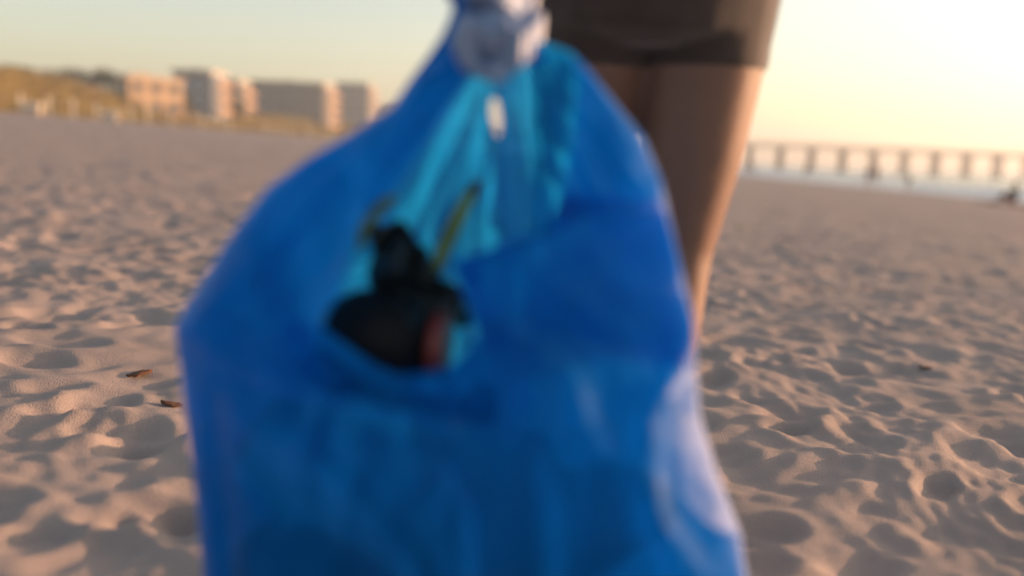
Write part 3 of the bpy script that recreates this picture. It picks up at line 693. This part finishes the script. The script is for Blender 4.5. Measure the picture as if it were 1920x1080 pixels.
# broad cuff of the rim folded down over the right side
tu = np.linspace(0, 1, 70); tv = np.linspace(0, 1, 44); UU, VV = np.meshgrid(tu, tv, indexing='ij')
tp = np.array([(846,490),(925,464),(1000,438),(1040,420),(1100,394),(1170,378),(1243,371)], float)
bt_ = np.array([(893,618),(960,640),(1030,655),(1100,668),(1170,676),(1240,684),(1304,690)], float)
uk = np.linspace(0, 1, 7)
PXc = (1-VV)*np.interp(UU, uk, tp[:,0]) + VV*np.interp(UU, uk, bt_[:,0]); PYc = (1-VV)*np.interp(UU, uk, tp[:,1]) + VV*np.interp(UU, uk, bt_[:,1])
PXc = np.minimum(PXc, np.interp(PYc, RP[:,0], RP[:,1])+1.5)
Yc = Y0 - front_depth(PXc, PYc) - .005 - .005*np.sin(math.pi*np.clip(VV, 0, 1))**.7 - .0025*vnoise(PXc*.012, PYc*.016, 120)*np.sin(math.pi*VV)
cv_ = [tuple(P(float(a), float(b_), float(c_))) for a, b_, c_ in zip(PXc.ravel(), PYc.ravel(), Yc.ravel())]
meshobj('folded_rim', cv_, [(i*44+j, i*44+j+1, (i+1)*44+j+1, (i+1)*44+j) for i in range(69) for j in range(43)], M['bag'], bag, True)
# film tucked in under the litter, leaning back into the bag
tp = np.array([(540,600),(603,612),(655,650),(700,682),(742,701),(790,699),(838,690),(872,668),(893,630),(960,600)], float)
bt_ = np.array([(480,730),(560,750),(640,775),(700,790),(760,805),(820,815),(880,820),(930,820),(965,805),(1000,760)], float)
uk = np.linspace(0, 1, 10)
PXc = (1-VV)*np.interp(UU, uk, tp[:,0]) + VV*np.interp(UU, uk, bt_[:,0]); PYc = (1-VV)*np.interp(UU, uk, tp[:,1]) + VV*np.interp(UU, uk, bt_[:,1])
Yc = .838 + .10*VV**1.5 - .003*vnoise(PXc*.02, PYc*.03, 130)
cv_ = [tuple(P(float(a), float(b_), float(c_))) for a, b_, c_ in zip(PXc.ravel(), PYc.ravel(), Yc.ravel())]
meshobj('inner_fold', cv_, [(i*44+j, i*44+j+1, (i+1)*44+j+1, (i+1)*44+j) for i in range(69) for j in range(43)], M['bag'], bag, True)
# gathered neck that runs up through the fist, its tail spreading at the top
nv = []; nf = []; n_ = 40; ctr = [(960,128,.03), (935,100,.02), (925,70,.011), (905,35,.010), (886,5,.014), (876,-30,.020), (868,-60,.026)]
for i, (a, b_, rr_) in enumerate(ctr):
    c = P(a, b_, .945)
    for k in range(n_):
        th = 2*math.pi*k/n_; q = rr_*(1+.28*math.cos(9*th+i*.5)+.12*math.cos(17*th))
        nv.append((c.x+q*math.cos(th), c.y+q*.55*math.sin(th), c.z+.3*q*math.cos(th)))
for i in range(len(ctr)-1):
    for k in range(n_): nf.append((i*n_+k, i*n_+(k+1) % n_, (i+1)*n_+(k+1) % n_, (i+1)*n_+k))
meshobj('neck', nv, nf, M['bag'], bag, True)

# ------------------------------------------------------------------ litter in the bag
# black bottle with a rust red cap, lying in the mouth of the bag
A_, B_ = P(600, 622, .928), P(842, 650, .915); ax = (B_-A_)
rootp = P(735, 700, .90)
bt = empty('bottle', rootp); tag(bt, 'squat black bottle with rust red cap lying in the mouth of the blue bag', 'bottle')
def lp(p): return tuple(Vector(p)-rootp)
prof = [(0, .012), (.04, .028), (.14, .040), (.3, .051), (.55, .052), (.72, .046), (.80, .037), (.84, .028), (.86, .022), (.90, .022)]
MB().tube([lp(A_+ax*s) for s, _ in prof], [q for _, q in prof], 24).build('body', M['black'], bt, True)
cp = [(.862, .030), (.868, .036), (.99, .036), (1.0, .032)]
v = MB(); v.tube([lp(A_+ax*s) for s, _ in cp], [q for _, q in cp], 24); v.build('cap', M['rust'], bt, True)
# crumpled dark wrapper behind it
g = 46; cv = []
for i in range(g):
    for j in range(g):
        u, v_ = i/(g-1), j/(g-1)
        px = 664+140*u+ 72*v_ + 10*u*v_ + 16*math.sin(v_*7+u*3) + 4*math.sin(v_*17+u*5); py = 398+205*v_+ 55*u*(1-v_) + 14*math.sin(u*9)
        cv.append((px, py))
cv = np.array(cv); nz = .03*np.abs(vnoise(cv[:,0]*.011+cv[:,1]*.004, cv[:,1]*.009, 101))+.008*np.abs(vnoise(cv[:,0]*.022, cv[:,1]*.03, 102))
wv = [tuple(P(a, b_, .955-float(z)*1.4)-P(770, 610, .95)) for (a, b_), z in zip(cv, nz)]
wf = [(i*g+j, (i+1)*g+j, (i+1)*g+j+1, i*g+j+1) for i in range(g-1) for j in range(g-1)]
wr = meshobj('wrapper', wv, wf, M['wrap'], None, True); wr.location = P(770, 610, .95)
so = wr.modifiers.new('t', 'SOLIDIFY'); so.thickness = .004
tag(wr, 'crumpled dark grey wrapper behind the black bottle in the blue bag', 'wrapper')
# green stem with a dry tip
def stem(name, pts, rad, tip, label, cat):
    r_ = empty(name, P(*pts[0])); o_ = P(*pts[0])
    k = len(pts)-1 if tip else len(pts)
    MB().tube([P(*p)-o_ for p in pts[:k]], rad[:k], 8, (1,0,0)).build('blade', M['stem'], r_, True)
    if tip: MB().tube([P(*p)-o_ for p in pts[k-1:]], rad[k-1:], 8, (1,0,0)).build('tip', M['stemtip'], r_, True)
    tag(r_, label, cat); return r_
stem('plant_stem', [(812,515,.935), (830,470,.94), (850,425,.945), (873,380,.95), (886,358,.952), (902,338,.954)], [(.006,.003), (.0075,.003), (.008,.003), (.007,.003), (.0065,.003), (.002,.002)], True, 'green plant stem with dry brown tip sticking up inside the blue bag', 'stem')
stem('leaf', [(672,470,.93), (680,430,.932), (698,398,.935), (722,380,.938), (745,366,.94)], [(.003,.002), (.006,.002), (.008,.002), (.007,.002), (.001,.001)], False, 'curled yellow green leaf beside the dark wrapper in the blue bag', 'leaf')

# ------------------------------------------------------------------ small things on the sand
def litter(name, px, py, mat_, size, label, cat, seed):
    # march down the view ray to the sand
    d_ = pdir(px, py); t_ = .6
    while t_ < 40:
        p = CAM + d_*t_
        if p.z < gz(p.x, p.y): break
        t_ *= 1.01
    rg = random.Random(seed); o_ = MB()
    z_ = gz(p.x, p.y)
    nseg = 9; vs_ = []; fs_ = []
    for i in range(nseg+1):
        u = i/nseg; wd = size*.32*math.sin(math.pi*min(.98, max(.03, u)))**.7*(.8+.4*rg.random())
        for j in range(5):
            q = (j-2)/2; vs_.append(((u-.5)*size, wd*q, .25*size*(.35+.4*math.sin(u*3.0+seed))*(1-.6*q*q)+.04*size*rg.random()))
    for i in range(nseg):
        for j in range(4): fs_.append((i*5+j, (i+1)*5+j, (i+1)*5+j+1, i*5+j+1))
    o = meshobj(name, vs_, fs_, mat_, None, True); o.location = (p.x, p.y, z_+.002); o.rotation_euler = (0, 0, rg.uniform(-.5, .5))
    m_ = o.modifiers.new('t', 'SOLIDIFY'); m_.thickness = size*.05
    tag(o, label, cat); return o
litter('leaf', 1395, 428, M['stem'], .16, 'yellow green leaf lying on the open sand', 'leaf', 3)
litter('dead_leaf', 258, 706, M['debris'], .07, 'reddish brown dead leaf on the sand beside the bag', 'leaf', 5)
litter('seaweed_scrap', 322, 762, M['debris'], .05, 'dark brown seaweed scrap half behind the bag on the sand', 'seaweed', 8)
litter('dry_leaf', 1735, 690, M['stemtip'], .05, 'small dry brown leaf on the trodden sand', 'leaf', 9)

# ------------------------------------------------------------------ litter added in the bag to block light and darken its film
lb = MB()
for k in range(14):
    c_ = P(random.uniform(540, 1150), random.uniform(930, 1120), .945+random.uniform(-.01, .02)); lb.ball(c_, (random.uniform(.06, .09), .055, random.uniform(.05, .07)), 12)
for k in range(8): lb.ball(P(610+44*k, 752+4*k, .958), (.032, .028, .022), 12)  # added behind the inner fold to turn it dark navy
lb.ball(P(908, 756, .945), (.022, .028, .026), 12)
for k in range(7): lb.ball(P(560+68*k, 800+10*k, .985), (.05, .03, .04), 12)
for k in range(5): lb.ball(P(560+90*k, 850+16*k, .94), (.07, .045, .06), 12)
fill = fuse(lb.build('light_blocking_litter', M['wrap']), .009, 3); tag(fill, 'dark litter added inside the blue bag to darken its film', 'litter', kind='stuff')

# ------------------------------------------------------------------ sea haze
hz = MB().box(-700, 700, -120, 1300, -60, 45).build('haze', None)
hm = bpy.data.materials.new('haze'); hm.use_nodes = True; n = hm.node_tree.nodes; n.remove(n['Principled BSDF'])
pv = n.new('ShaderNodeVolumePrincipled'); pv.inputs['Color'].default_value = (.88, .92, .98, 1); pv.inputs['Density'].default_value = .0010; pv.inputs['Anisotropy'].default_value = .35
hm.node_tree.links.new(pv.outputs[0], n['Material Output'].inputs['Volume']); hz.data.materials.append(hm); tag(hz, kind='stuff', label='pale sea haze over the beach')
